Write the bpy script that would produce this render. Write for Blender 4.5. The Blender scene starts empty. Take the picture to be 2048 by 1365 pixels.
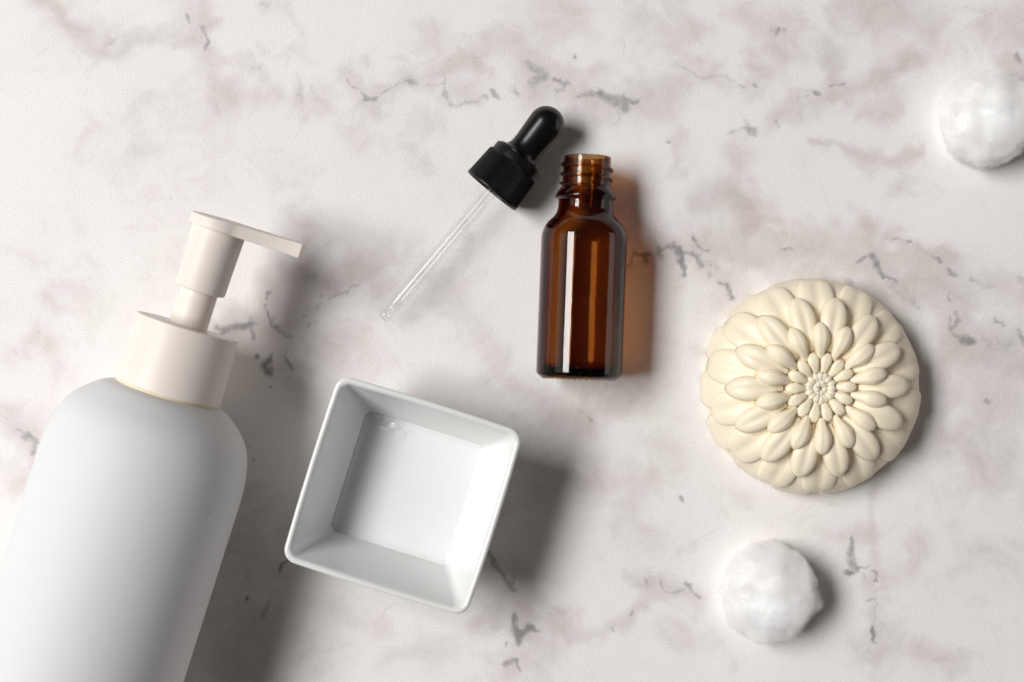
import bpy, bmesh, math, random
import numpy as np
from mathutils import Vector, Matrix, noise

random.seed(7)
np.random.seed(7)
S = bpy.context.scene
COL = S.collection
MM = 0.001
H = 480.0                                   # camera height above the table, mm

# ------------------------------------------------------------------ camera, world, lights, exposure
cam_d = bpy.data.cameras.new("camera")
cam = bpy.data.objects.new("camera", cam_d); COL.objects.link(cam)
cam.location = (0, 0, H * MM)
cam_d.sensor_width = 36.0
cam_d.lens = 36.0 * H / (2048 / 6.0)
cam_d.clip_start = 0.01; cam_d.clip_end = 20
cam_d.dof.use_dof = True
cam_d.dof.focus_distance = (H - 9) * MM
cam_d.dof.aperture_fstop = 10
S.camera = cam

w = bpy.data.worlds.new("World"); S.world = w; w.use_nodes = True
bg = w.node_tree.nodes["Background"]
bg.inputs[0].default_value = (1.0, 0.96, 0.93, 1); bg.inputs[1].default_value = 0.035

def area(name, loc, target, sx, sy, power, color=(1, 1, 1)):
    l = bpy.data.lights.new(name, 'AREA'); l.shape = 'RECTANGLE'; l.size = sx; l.size_y = sy
    l.energy = power; l.color = color
    o = bpy.data.objects.new(name, l); COL.objects.link(o); o.location = loc
    d = Vector(target) - Vector(loc)
    z = -d.normalized(); x = Vector((0, 1, 0)).cross(z).normalized(); y = z.cross(x)
    o.matrix_world = Matrix((( x.x, y.x, z.x, loc[0]), (x.y, y.y, z.y, loc[1]), (x.z, y.z, z.z, loc[2]), (0, 0, 0, 1)))
    return o
key = area("key_softbox", (-1.94, 0.46, 2.49), (0, 0, 0), 0.95, 2.0, 114.0, (1.0, 0.985, 0.97))
area("window_side", (-1.25, 0.05, 0.72), (0, 0, 0), 0.55, 0.90, 1.3, (1.0, 0.985, 0.97))
area("bounce_side", (1.35, 0.0, 0.28), (0, 0, 0), 0.45, 1.1, 2.2, (1.0, 0.92, 0.90))

vs = S.view_settings
vs.view_transform = 'Standard'; vs.look = 'None'; vs.gamma = 1; vs.exposure = 0.0
vs.use_curve_mapping = False
S.cycles.transparent_max_bounces = 24
S.cycles.max_bounces = 30; S.cycles.transmission_bounces = 14; S.cycles.glossy_bounces = 6
S.cycles.diffuse_bounces = 8
S.cycles.volume_bounces = 28
S.cycles.volume_step_rate = 1.0
S.cycles.caustics_refractive = True; S.cycles.caustics_reflective = True
S.cycles.blur_glossy = 0.5
S.cycles.sample_clamp_indirect = 0.0
S.cycles.use_denoising = True
S.cycles.use_adaptive_sampling = False

# ------------------------------------------------------------------ helpers
def px(x, y, z=0.0):
    """place on the table plane family: photo pixel at height z (mm) -> metres"""
    k = (H - z) / H / 6.0
    return Vector(((x - 1024) * k * MM, -(y - 682.5) * k * MM, z * MM))

def link(name, me, mat=None, parent=None, smooth=True):
    o = bpy.data.objects.new(name, me); COL.objects.link(o)
    if mat is not None and not me.materials: me.materials.append(mat)
    if parent is not None: o.parent = parent
    if smooth:
        me.polygons.foreach_set("use_smooth", [True] * len(me.polygons)); me.update()
    return o

def tag(o, label, cat, group=None, kind=None):
    o["label"] = label; o["category"] = cat
    if group: o["group"] = group
    if kind: o["kind"] = kind
    return o

def empty(name, M):
    e = bpy.data.objects.new(name, None); COL.objects.link(e); e.matrix_world = M
    e.empty_display_size = 0.01
    return e

def frame(loc, zdir, xhint):
    z = Vector(zdir).normalized(); x = Vector(xhint); x = (x - z * x.dot(z)).normalized(); y = z.cross(x)
    return Matrix(((x.x, y.x, z.x, loc[0]), (x.y, y.y, z.y, loc[1]), (x.z, y.z, z.z, loc[2]), (0, 0, 0, 1)))

def mesh_from(verts, faces, name="m", fix=True):
    me = bpy.data.meshes.new(name); me.from_pydata([tuple(v) for v in verts], [], faces)
    if fix:
        bm = bmesh.new(); bm.from_mesh(me)
        bmesh.ops.remove_doubles(bm, verts=bm.verts, dist=1e-7)
        bmesh.ops.recalc_face_normals(bm, faces=bm.faces)
        bm.to_mesh(me); bm.free()
    me.update()
    return me

def lathe(profile, n=96, mod=None, closed=False, sharp=30):
    """profile of (r, s) in mm about local z. mod(i, theta, r, s) -> (r, s)"""
    V, F, rows = [], [], []
    for i, (r, s) in enumerate(profile):
        if r < 1e-6:
            rows.append([len(V)]); V.append((0, 0, s * MM)); continue
        row = []
        for k in range(n):
            t = 2 * math.pi * k / n
            rr, ss = (r, s) if mod is None else mod(i, t, r, s)
            row.append(len(V)); V.append((rr * math.cos(t) * MM, rr * math.sin(t) * MM, ss * MM))
        rows.append(row)
    pairs = list(zip(rows[:-1], rows[1:]))
    if closed: pairs.append((rows[-1], rows[0]))
    for a, b in pairs:
        if len(a) == 1 and len(b) == 1: continue
        for k in range(n):
            k2 = (k + 1) % n
            if len(a) == 1: F.append((a[0], b[k2], b[k]))
            elif len(b) == 1: F.append((a[k], a[k2], b[0]))
            else: F.append((a[k], a[k2], b[k2], b[k]))
    me = mesh_from(V, F)
    me.polygons.foreach_set("use_smooth", [True] * len(me.polygons))
    if sharp:
        bm = bmesh.new(); bm.from_mesh(me); lim = math.radians(sharp)
        for e in bm.edges:
            if len(e.link_faces) == 2 and e.calc_face_angle(0) > lim: e.smooth = False
        bm.to_mesh(me); bm.free()
    return me

def smooth_profile(pts, sub=6):
    """Catmull-Rom through points"""
    out = []
    P = [pts[0]] + list(pts) + [pts[-1]]
    for i in range(1, len(P) - 2):
        p0, p1, p2, p3 = P[i - 1], P[i], P[i + 1], P[i + 2]
        for j in range(sub):
            t = j / sub
            out.append(tuple(0.5 * ((2 * b) + (-a + c) * t + (2 * a - 5 * b + 4 * c - d) * t * t + (-a + 3 * b - 3 * c + d) * t ** 3)
                             for a, b, c, d in zip(p0, p1, p2, p3)))
    out.append(tuple(pts[-1]))
    return out

def arc(cx, cy, r, a0, a1, n=6):
    return [(cx + r * math.cos(math.radians(a0 + (a1 - a0) * i / n)), cy + r * math.sin(math.radians(a0 + (a1 - a0) * i / n))) for i in range(n + 1)]

# ------------------------------------------------------------------ materials
def new_mat(name):
    m = bpy.data.materials.new(name); m.use_nodes = True
    return m, m.node_tree.nodes, m.node_tree.links, m.node_tree.nodes["Principled BSDF"]

def add(ns, typ, **kw):
    n = ns.new(typ)
    for k, v in kw.items(): setattr(n, k, v)
    return n

def ramp(ns, stops, interp='LINEAR'):
    n = ns.new("ShaderNodeValToRGB"); cr = n.color_ramp; cr.interpolation = interp
    while len(cr.elements) < len(stops): cr.elements.new(0.5)
    for e, (p, c) in zip(cr.elements, stops):
        e.position = p; e.color = c if len(c) == 4 else (*c, 1)
    return n

def noise_node(ns, ls, vec, scale, detail=3, rough=0.5, dist=0.0):
    n = ns.new("ShaderNodeTexNoise"); n.inputs["Scale"].default_value = scale
    n.inputs["Detail"].default_value = detail; n.inputs["Roughness"].default_value = rough
    n.inputs["Distortion"].default_value = dist
    if vec is not None: ls.new(vec, n.inputs["Vector"])
    return n

def mathn(ns, ls, op, a, b=None, c=None, clamp=False):
    n = ns.new("ShaderNodeMath"); n.operation = op; n.use_clamp = clamp
    for i, v in enumerate((a, b, c)):
        if v is None: continue
        if isinstance(v, (int, float)): n.inputs[i].default_value = v
        else: ls.new(v, n.inputs[i])
    return n.outputs[0]

def mixc(ns, ls, fac, a, b):
    n = ns.new("ShaderNodeMix"); n.data_type = 'RGBA'
    for sock, v in ((n.inputs[0], fac), (n.inputs[6], a), (n.inputs[7], b)):
        if isinstance(v, (int, float)): sock.default_value = v
        elif isinstance(v, tuple): sock.default_value = (*v, 1)
        else: ls.new(v, sock)
    return n.outputs[2]

def bump(ns, ls, p, height, strength, dist):
    b = ns.new("ShaderNodeBump"); b.inputs["Strength"].default_value = strength; b.inputs["Distance"].default_value = dist
    ls.new(height, b.inputs["Height"]); ls.new(b.outputs[0], p.inputs["Normal"])
    return b

def plain(name, col, rough=0.4, spec=0.5, sss=0.0, sss_r=(1, 0.6, 0.4), sss_scale=0.001, var=0.03, vscale=120, bstr=0.0, bscale=2500, speck=0.0, rvar=0.0):
    m, ns, ls, p = new_mat(name)
    tc = add(ns, "ShaderNodeTexCoord")
    n = noise_node(ns, ls, tc.outputs["Object"], vscale, 3)
    dark = tuple(c * (1 - 2 * var) for c in col)
    c = mixc(ns, ls, n.outputs[0], dark, col)
    if speck > 0:
        v = ns.new("ShaderNodeTexVoronoi"); v.inputs["Scale"].default_value = 190; ls.new(tc.outputs["Object"], v.inputs["Vector"])
        sp = mathn(ns, ls, 'LESS_THAN', v.outputs["Distance"], 0.055)
        pick = noise_node(ns, ls, tc.outputs["Object"], 45, 1)
        sel = mathn(ns, ls, 'GREATER_THAN', pick.outputs[0], 0.54)
        c = mixc(ns, ls, mathn(ns, ls, 'MULTIPLY', mathn(ns, ls, 'MULTIPLY', sp, sel), speck), c, (0.25, 0.22, 0.2))
    ls.new(c, p.inputs["Base Color"])
    p.inputs["Roughness"].default_value = rough
    p.inputs["Specular IOR Level"].default_value = spec
    if rvar > 0:
        n3 = noise_node(ns, ls, tc.outputs["Object"], 260, 4)
        ls.new(mathn(ns, ls, 'MULTIPLY_ADD', n3.outputs[0], rvar, rough - rvar * 0.5), p.inputs["Roughness"])
    if sss > 0:
        p.inputs["Subsurface Weight"].default_value = sss
        p.inputs["Subsurface Radius"].default_value = sss_r
        p.inputs["Subsurface Scale"].default_value = sss_scale
    if bstr > 0:
        n2 = noise_node(ns, ls, tc.outputs["Object"], bscale, 2)
        bump(ns, ls, p, n2.outputs[0], bstr, 0.0001)
    return m

M_body = plain("satin_white_plastic", (0.735, 0.747, 0.752), 0.58, 0.25, var=0.01, bstr=0.02, bscale=1500, speck=0.6, rvar=0.05)
M_pump = plain("cream_plastic", (0.835, 0.765, 0.705), 0.46, 0.4, sss=0.25, sss_r=(1, 0.7, 0.45), sss_scale=0.0012, var=0.012, bstr=0.02)
M_gasket = plain("yellowed_gasket", (0.80, 0.71, 0.53), 0.5, 0.4, var=0.05)
M_porcelain = plain("glazed_porcelain", (0.80, 0.81, 0.805), 0.08, 0.5, var=0.012, bstr=0.015, bscale=300)
M_lotion = plain("white_lotion", (0.81, 0.81, 0.812), 0.10, 0.5, sss=0.15, sss_r=(1, 0.95, 0.9), sss_scale=0.001, var=0.005, bstr=0.01, bscale=150)
M_black = plain("black_plastic", (0.006, 0.006, 0.006), 0.38, 0.3, var=0.1, bstr=0.04, bscale=1800, rvar=0.15)
M_rubber = plain("black_rubber", (0.005, 0.005, 0.0055), 0.27, 0.4, var=0.15, bstr=0.05, bscale=1500, rvar=0.14)
M_soap = plain("cream_soap", (0.945, 0.845, 0.665), 0.44, 0.4, sss=0.45, sss_r=(1.0, 0.75, 0.5), sss_scale=0.0012, var=0.035, vscale=180, bstr=0.12, bscale=700, rvar=0.15)

def glass(name, col, density=0.0, dust=0.0, clear=(1, 1, 1), wav=0.10, rough=0.03):
    """thin-walled glass: clear pass-through with Fresnel gloss; the colour comes from absorption inside the wall"""
    m = bpy.data.materials.new(name); m.use_nodes = True; ns, ls = m.node_tree.nodes, m.node_tree.links
    ns.clear(); out = add(ns, "ShaderNodeOutputMaterial")
    tr = add(ns, "ShaderNodeBsdfTransparent"); tr.inputs[0].default_value = (*clear, 1)
    gl = add(ns, "ShaderNodeBsdfGlossy"); gl.inputs["Roughness"].default_value = rough
    lw = add(ns, "ShaderNodeLayerWeight"); lw.inputs[0].default_value = 0.5
    tc = add(ns, "ShaderNodeTexCoord")
    n = noise_node(ns, ls, tc.outputs["Object"], 70, 2)
    b = ns.new("ShaderNodeBump"); b.inputs["Strength"].default_value = wav; b.inputs["Distance"].default_value = 0.0006
    ls.new(n.outputs[0], b.inputs["Height"]); ls.new(b.outputs[0], gl.inputs["Normal"])
    f = mathn(ns, ls, 'MULTIPLY_ADD', mathn(ns, ls, 'POWER', lw.outputs["Facing"], 5.0), 0.955, 0.045)
    mx = add(ns, "ShaderNodeMixShader"); ls.new(f, mx.inputs[0]); ls.new(tr.outputs[0], mx.inputs[1]); ls.new(gl.outputs[0], mx.inputs[2])
    sh = mx.outputs[0]
    if dust > 0:
        v = ns.new("ShaderNodeTexVoronoi"); v.inputs["Scale"].default_value = 900; ls.new(tc.outputs["Object"], v.inputs["Vector"])
        pk = noise_node(ns, ls, tc.outputs["Object"], 110, 3)
        sel = mathn(ns, ls, 'MULTIPLY', mathn(ns, ls, 'LESS_THAN', v.outputs["Distance"], 0.11), mathn(ns, ls, 'GREATER_THAN', pk.outputs[0], 0.5))
        d = add(ns, "ShaderNodeBsdfDiffuse"); d.inputs[0].default_value = (0.6, 0.55, 0.5, 1)
        m2 = add(ns, "ShaderNodeMixShader"); ls.new(mathn(ns, ls, 'MULTIPLY', sel, dust), m2.inputs[0])
        ls.new(sh, m2.inputs[1]); ls.new(d.outputs[0], m2.inputs[2]); sh = m2.outputs[0]
    ls.new(sh, out.inputs[0])
    if density > 0:
        va = add(ns, "ShaderNodeVolumeAbsorption"); va.inputs["Color"].default_value = (*col, 1); va.inputs["Density"].default_value = density
        ls.new(va.outputs[0], out.inputs["Volume"])
    return m
M_amber = glass("amber_glass", (0.715, 0.475, 0.07), 1180.0, dust=0.35)
M_clear = glass("clear_glass", (1, 1, 1), 0.0, 0.0, (0.985, 0.988, 0.988), 0.0, 0.24)

# ------------------------------------------------------------------ marble table
# printed veins, in photo pixels of the table plane: (points, width, strength)
VEINS = [
 ([(373,30),(382,46)],5,.62),([(408,52),(413,72),(410,100)],5,.72),
 ([(697,158),(708,175),(722,186),(735,200)],5,.62),([(735,200),(752,196)],7,.66),([(752,196),(765,180),(790,166),(820,164)],3,.5),
 ([(818,160),(826,166)],11,.58),([(826,166),(885,168)],4,.42),([(886,150),(890,195)],4,.4),([(890,190),(900,210)],12,.5),([(900,210),(960,206),(972,196)],7,.45),
 ([(985,182),(995,190)],10,.78),([(1028,178),(1036,186)],9,.6),
 ([(1055,128),(1075,140),(1085,150)],18,.6),([(1060,165),(1082,158)],14,.56),([(1105,160),(1134,166)],9,.66),([(1110,185),(1125,178)],8,.6),
 ([(1155,192),(1180,184),(1205,186)],9,.66),([(1205,190),(1235,200),(1262,206)],13,.76),([(1262,208),(1278,202)],7,.66),([(1248,214),(1254,224)],8,.72),([(1238,222),(1240,238)],5,.5),
 ([(1150,108),(1151,113)],4,.72),([(1340,283),(1343,286)],4,.6),([(1248,80),(1250,110)],4,.36),
 ([(1553,58),(1552,68)],7,.66),([(1540,62),(1566,64)],10,.45),([(1508,170),(1513,174)],6,.72),
 ([(1362,135),(1385,150),(1410,157),(1440,149),(1470,160),(1488,172)],6,.46),([(1630,186),(1637,191)],6,.85),([(1600,180),(1628,182)],5,.44),
 ([(1662,170),(1692,162)],6,.62),([(1594,205),(1628,185)],3,.4),([(1494,262),(1508,263)],12,.82),([(1462,264),(1480,262)],9,.5),([(1495,240),(1500,255)],8,.42),
 ([(1553,243),(1556,250)],5,.55),([(2034,112),(2040,124)],9,.66),([(1636,345),(1655,418)],2,.36),
 ([(1258,530),(1264,512),(1272,500),(1280,512),(1290,512)],6,.76),([(1284,512),(1300,510)],8,.85),([(1290,516),(1293,526)],9,.95),
 ([(1318,500),(1324,515)],11,.78),([(1330,498),(1342,492)],9,.66),
 ([(1348,488),(1358,495)],10,.72),([(1356,500),(1362,522)],13,.84),([(1364,520),(1370,550)],8,.86),([(1366,505),(1400,510)],9,.6),
 ([(1392,477),(1401,492),(1416,498)],6,.74),([(1388,512),(1403,532)],10,.7),([(1418,545),(1425,555)],10,.5),([(1415,525),(1440,540)],10,.42),
 ([(1442,571),(1455,573)],6,.78),([(1456,575),(1464,590),(1463,600)],8,.86),([(1564,503),(1588,502)],6,.6),
 ([(1716,526),(1728,518)],7,.68),([(1741,512),(1752,528)],11,.78),([(1754,530),(1770,548)],8,.8),([(1770,548),(1791,557)],5,.74),([(1698,563),(1708,570)],14,.5),
 ([(1770,474),(1800,476),(1830,488),(1862,508),(1884,522)],5,.46),([(1815,487),(1820,486)],5,.6),([(1876,515),(1885,521)],4,.76),([(1895,541),(1906,553)],9,.72),
 ([(1900,586),(1904,606)],5,.7),([(1912,622),(1915,640),(1903,655),(1906,668),(1920,676)],6,.66),([(1903,632),(1899,648)],5,.55),
 ([(1925,678),(1948,684)],13,.9),([(1993,636),(2008,652)],6,.6),([(1990,645),(2013,642)],5,.5),([(2038,665),(2048,690)],9,.62),([(1975,688),(2020,690)],26,.42),
 ([(1974,798),(1977,808)],5,.68),([(1938,558),(1965,572),(1990,574)],6,.4),([(1790,570),(1830,610)],26,.4),([(2038,560),(2048,565)],10,.46),([(1900,905),(1899,909)],5,.5),
 ([(1358,998),(1364,1000)],7,.68),
 ([(1702,1080),(1707,1100)],6,.76),([(1696,1100),(1690,1112)],4,.5),([(1702,1105),(1708,1135)],13,.72),([(1690,1142),(1696,1145)],9,.96),
 ([(1715,1136),(1740,1133)],4,.6),([(1722,1145),(1728,1160)],4,.5),([(1746,1142),(1754,1150),(1752,1162)],5,.8),
 ([(1748,1195),(1749,1255)],3,.55),([(1748,1256),(1750,1268)],7,.9),([(1748,1272),(1751,1287)],5,.84),([(1738,1300),(1742,1305)],5,.5),([(1728,1200),(1742,1198)],5,.5),
 ([(1374,1168),(1384,1180)],6,.62),([(1384,1180),(1400,1197)],5,.7),([(1350,1188),(1370,1184)],8,.5),
 ([(976,1105),(996,1138)],11,.72),([(1004,1146),(1026,1178)],12,.72),([(1030,1148),(1024,1162)],5,.6),
 ([(1032,1228),(1031,1256)],8,.84),([(1034,1262),(1040,1282)],11,.9),([(1044,1270),(1058,1254)],13,.9),([(1058,1250),(1076,1262)],7,.84),
 ([(1012,1335),(1022,1322),(1034,1318)],7,.76),([(1030,1318),(1040,1340)],5,.8),([(1014,1287),(1016,1292)],4,.66),
 ([(1290,1150),(1294,1182)],3,.55),([(1320,1165),(1328,1178)],4,.64),([(1328,1182),(1345,1192)],4,.5),([(1376,1172),(1384,1166)],6,.6),
 ([(1258,1232),(1266,1222)],5,.6),([(1222,1252),(1228,1258)],4,.62),([(1184,1255),(1192,1268)],3,.5),([(1090,1220),(1110,1230)],7,.44),([(1130,1290),(1170,1315)],2,.3),
 ([(432,652),(450,660)],12,.72),([(455,657),(485,656)],13,.78),([(488,654),(505,648)],13,.82),([(506,662),(509,675)],7,.76),([(502,632),(498,645)],6,.5),
 ([(540,582),(537,597)],5,.78),([(533,612),(535,632),(542,647),(554,656)],4,.85),([(548,640),(560,660),(575,672)],9,.56),([(556,655),(562,666)],3,.7),
 ([(640,590),(642,600)],4,.6),([(648,590),(660,602)],11,.44),([(668,592),(690,585)],8,.56),([(690,585),(704,572),(720,569)],5,.5),([(612,656),(632,642)],5,.56),([(628,628),(640,612)],6,.44),([(610,630),(615,632)],4,.6),
 ([(515,710),(516,717)],6,.84),([(546,712),(542,722)],6,.72),([(536,728),(538,742)],14,.92),([(574,692),(575,702)],3,.8),([(576,705),(580,722)],2,.7),([(580,722),(589,740)],6,.85),([(539,771),(540,775)],4,.72),([(524,700),(526,702)],2,.6),
 ([(33,862),(46,872),(62,876)],6,.6),([(58,876),(74,880),(76,893),(70,910)],9,.7),([(6,838),(12,842)],5,.45),
 ([(575,1120),(562,1134),(558,1146)],6,.84),([(495,1200),(499,1202)],7,.9),([(535,1206),(532,1222),(525,1235)],7,.6),([(505,918),(507,922)],5,.6),([(497,895),(499,897)],2,.9),
 ([(1146,812),(1165,826),(1180,840)],4,.5),([(1176,838),(1182,844)],5,.6),
 ([(339,394),(340,396)],2,.9),([(194,99),(196,101)],2,.7),([(1094,905),(1096,907)],2,.9),([(1550,1291),(1553,1294)],2,.9),([(140,660),(142,662)],2,.7),
 ([(1885,18),(1990,22)],8,.3),([(1080,1250),(1095,1270)],3,.3),([(930,70),(940,80)],6,.3),([(590,150),(600,205)],14,.38),([(622,178),(650,210)],10,.36),([(510,140),(522,132)],8,.4),([(520,8),(536,12)],10,.42),([(230,82),(215,88)],10,.42),
]
# warm grey-pink clouding: (points, width, strength)
CLOUDS = [
 ([(95,10),(150,52),(190,85),(240,88),(330,72),(400,60)],22,.55),([(370,20),(395,60),(410,110),(440,160),(470,190)],30,.5),([(420,120),(500,120),(525,150)],18,.45),([(555,112),(600,100),(620,120)],16,.4),
 ([(560,190),(600,210),(650,190)],24,.45),([(520,20),(560,0)],26,.4),([(590,20),(600,60)],12,.3),([(440,200),(480,180),(520,200)],26,.35),
 ([(690,150),(740,205),(790,165),(880,150),(960,140)],20,.55),([(720,115),(735,130)],16,.5),([(780,110),(820,130),(870,125),(940,125)],12,.4),([(850,80),(870,75)],26,.4),([(990,75),(960,130)],22,.4),
 ([(1040,100),(1060,160),(1120,150),(1160,195),(1260,210),(1340,190)],34,.6),([(1100,20),(1140,25)],50,.45),([(1290,40),(1330,70)],45,.5),([(1200,140),(1220,130)],25,.4),([(900,200),(960,215)],22,.4),
 ([(800,240),(860,250)],28,.35),([(700,260),(720,300)],30,.35),([(800,290),(830,330),(860,330)],26,.35),
 ([(1350,45),(1400,60)],36,.5),([(1490,25),(1560,60),(1580,90)],34,.6),([(1520,130),(1530,160)],30,.5),([(1360,140),(1420,155),(1490,175)],24,.5),([(1660,100),(1680,150)],26,.6),([(1560,245),(1620,205),(1690,165),(1760,155),(1830,125)],26,.6),
 ([(1700,10),(1810,20),(1850,40)],50,.55),([(2000,40),(2040,60)],40,.5),([(1650,295),(1720,318),(1790,305),(1850,310)],16,.65),([(1740,215),(1790,205)],22,.5),([(1780,370),(1800,355)],22,.45),
 ([(1420,400),(1470,390),(1500,430)],34,.65),([(1480,280),(1490,320)],26,.45),([(1350,280),(1355,330)],26,.5),([(1590,330),(1610,340)],20,.3),([(2030,110),(2048,125)],22,.6),
 ([(1250,520),(1330,505),(1400,500),(1480,500),(1570,505),(1660,520),(1720,520)],42,.6),([(1420,540),(1470,600)],34,.5),([(1500,460),(1560,500)],30,.4),([(1740,500),(1790,560),(1860,560),(1900,600),(1930,690)],44,.7),([(1770,480),(1880,520)],18,.6),([(1960,700),(2048,690)],52,.6),([(1940,560),(2010,590),(2048,570)],26,.4),([(1900,720),(1960,800)],60,.4),
 ([(1880,900),(1980,930)],40,.4),([(1745,980),(1748,1100),(1750,1200),(1738,1330)],15,.4),([(1650,1080),(1710,1080),(1745,1070)],24,.5),([(1745,1300),(1840,1300),(1920,1330)],30,.4),([(1960,1100),(2048,1130)],40,.3),([(1850,1100),(1760,1150)],20,.3),
 ([(1460,1000),(1480,1020)],22,.4),([(1300,1070),(1350,1110)],40,.25),([(1290,1165),(1330,1175),(1390,1185)],26,.65),([(1100,1245),(1200,1260),(1260,1230),(1295,1180)],18,.55),([(1020,1180),(1040,1240),(1060,1290),(1020,1330)],46,.6),([(960,1235),(1020,1235)],26,.5),([(1290,1300),(1400,1200)],4,.0),([(1390,1230),(1430,1290),(1470,1340)],14,.35),([(1340,1250),(1420,1310)],20,.3),
 ([(1120,820),(1180,840),(1240,800)],34,.55),([(1290,960),(1250,1010)],34,.45),([(1200,940),(1190,960)],30,.35),([(1340,910),(1350,930)],30,.4),([(1000,730),(1060,800),(1120,830)],34,.5),([(960,690),(1010,700)],30,.35),
 ([(420,650),(500,655),(560,660),(640,600),(740,550)],32,.62),([(540,560),(540,640)],22,.4),([(580,680),(600,780)],30,.4),([(660,690),(720,730)],40,.4),([(740,560),(770,545)],30,.4),
 ([(0,840),(60,880),(90,930)],30,.5),([(60,700),(110,740)],30,.3),([(20,960),(60,980)],34,.35),([(90,590),(110,620)],14,.35),([(240,330),(300,220),(420,220)],34,.2),
 ([(480,1000),(520,1240),(480,1340)],60,.45),([(560,1240),(700,1220),(780,1290)],40,.3),([(740,1250),(785,1210)],4,.4),([(560,1330),(640,1300)],40,.3),([(860,1310),(920,1300)],40,.35),([(620,440),(600,520)],30,.4),
 ([(830,520),(900,560)],40,.35),([(930,480),(950,520)],20,.4),([(900,600),(960,650)],36,.3),([(1440,690),(1460,640)],4,.2),([(1320,680),(1400,720)],20,.25),
]

def table():
    # fine grid in the pictured area, coarser beyond it
    def axis(half, fine, step, ext):
        a = list(np.arange(-half, half + 1e-6, step))
        out = []; x = half; d = step
        while x < ext:
            d *= 1.35; x += d; out.append(x)
        return np.array([-v for v in out[::-1]] + a + out)
    xs = axis(178, 0, 0.55, 900); ys = axis(120, 0, 0.55, 800)
    X, Y = np.meshgrid(xs, ys)
    nx, ny = len(xs), len(ys)
    co = np.stack([X.ravel(), Y.ravel(), np.zeros(X.size)], 1) * MM
    i = np.arange(nx * ny).reshape(ny, nx)
    q = np.stack([i[:-1, :-1], i[:-1, 1:], i[1:, 1:], i[1:, :-1]], -1).reshape(-1, 4)
    me = bpy.data.meshes.new("marble_surface")
    me.vertices.add(len(co)); me.vertices.foreach_set("co", co.ravel())
    me.loops.add(q.size); me.loops.foreach_set("vertex_index", q.ravel().astype(np.int32))
    me.polygons.add(len(q)); me.polygons.foreach_set("loop_start", np.arange(0, q.size, 4, dtype=np.int32))
    me.polygons.foreach_set("loop_total", np.full(len(q), 4, np.int32))
    me.update(calc_edges=True)
    PX = (X * 6 + 1024); PY = (682.5 - Y * 6)
    # smooth random warp, so printed shapes have ragged outlines
    def vnoise(scale, seed):
        rs = np.random.RandomState(seed); g = rs.rand(160, 160)
        u = (PX + 6000) / scale; v = (PY + 6000) / scale
        iu = np.floor(u).astype(int); iv = np.floor(v).astype(int); fu = u - iu; fv = v - iv
        fu = fu * fu * (3 - 2 * fu); fv = fv * fv * (3 - 2 * fv)
        G = lambda a, b: g[a % 160, b % 160]
        return (G(iu, iv) * (1 - fu) + G(iu + 1, iv) * fu) * (1 - fv) + (G(iu, iv + 1) * (1 - fu) + G(iu + 1, iv + 1) * fu) * fv - 0.5
    WX = PX + 10 * vnoise(26, 1) + 7 * vnoise(9, 2); WY = PY + 10 * vnoise(26, 3) + 7 * vnoise(9, 4)
    CX = PX + 46 * vnoise(70, 5) + 26 * vnoise(28, 6) + 12 * vnoise(11, 16); CY = PY + 46 * vnoise(70, 7) + 26 * vnoise(28, 8) + 12 * vnoise(11, 18)
    def stamp(layers, QX, QY, soft):
        acc = np.zeros_like(QX)
        for pts, wd, st in layers:
            R = wd * soft * 2.2 + 50
            xs_ = [p[0] for p in pts]; ys_ = [p[1] for p in pts]
            c0, c1 = np.searchsorted(PX[0], [min(xs_) - R, max(xs_) + R])
            rr = PY[:, 0]; rows = np.where((rr > min(ys_) - R) & (rr < max(ys_) + R))[0]
            if len(rows) == 0 or c1 <= c0: continue
            sl = (slice(rows[0], rows[-1] + 1), slice(c0, c1))
            qx, qy = QX[sl], QY[sl]; d = np.full(qx.shape, 1e9)
            P = pts if len(pts) > 1 else pts * 2
            for (ax, ay), (bx, by) in zip(P[:-1], P[1:]):
                L2 = (bx - ax) ** 2 + (by - ay) ** 2 + 1e-6
                t = np.clip(((qx - ax) * (bx - ax) + (qy - ay) * (by - ay)) / L2, 0, 1)
                d = np.minimum(d, np.hypot(qx - ax - t * (bx - ax), qy - ay - t * (by - ay)))
            f = st * np.exp(-(d / (wd * soft)) ** 2)
            acc[sl] = np.maximum(acc[sl], f) + 0.25 * np.minimum(acc[sl], f)
        return acc
    vein = stamp(VEINS, WX, WY, 0.85)
    cloud = stamp(CLOUDS, CX, CY, 1.3)
    for nm, arr in (("vein", vein), ("cloud", cloud)):
        a = me.attributes.new(nm, 'FLOAT', 'POINT'); a.data.foreach_set("value", arr.ravel().astype(np.float32))
    m, ns, ls, p = new_mat("printed_marble")
    tc = add(ns, "ShaderNodeTexCoord"); V = tc.outputs["Object"]
    av = add(ns, "ShaderNodeAttribute", attribute_name="vein"); ac = add(ns, "ShaderNodeAttribute", attribute_name="cloud")
    big = noise_node(ns, ls, V, 16, 5, 0.58, 0.6); mid = noise_node(ns, ls, V, 62, 8, 0.66, 1.3); fine = noise_node(ns, ls, V, 420, 5, 0.65); grit = noise_node(ns, ls, V, 1500, 2, 0.6)
    # clouding
    c = mathn(ns, ls, 'MULTIPLY', ac.outputs["Fac"], 0.96)
    c = mathn(ns, ls, 'MULTIPLY_ADD', mathn(ns, ls, 'SUBTRACT', big.outputs[0], 0.42), 1.1, c)
    c = mathn(ns, ls, 'MULTIPLY_ADD', mathn(ns, ls, 'SUBTRACT', mid.outputs[0], 0.48), 1.3, c)
    cr = ramp(ns, [(0.0, (0, 0, 0)), (0.22, (0.12,) * 3), (0.55, (0.55,) * 3), (0.95, (1, 1, 1))]); ls.new(c, cr.inputs[0])
    hue = noise_node(ns, ls, V, 34, 3)
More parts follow.
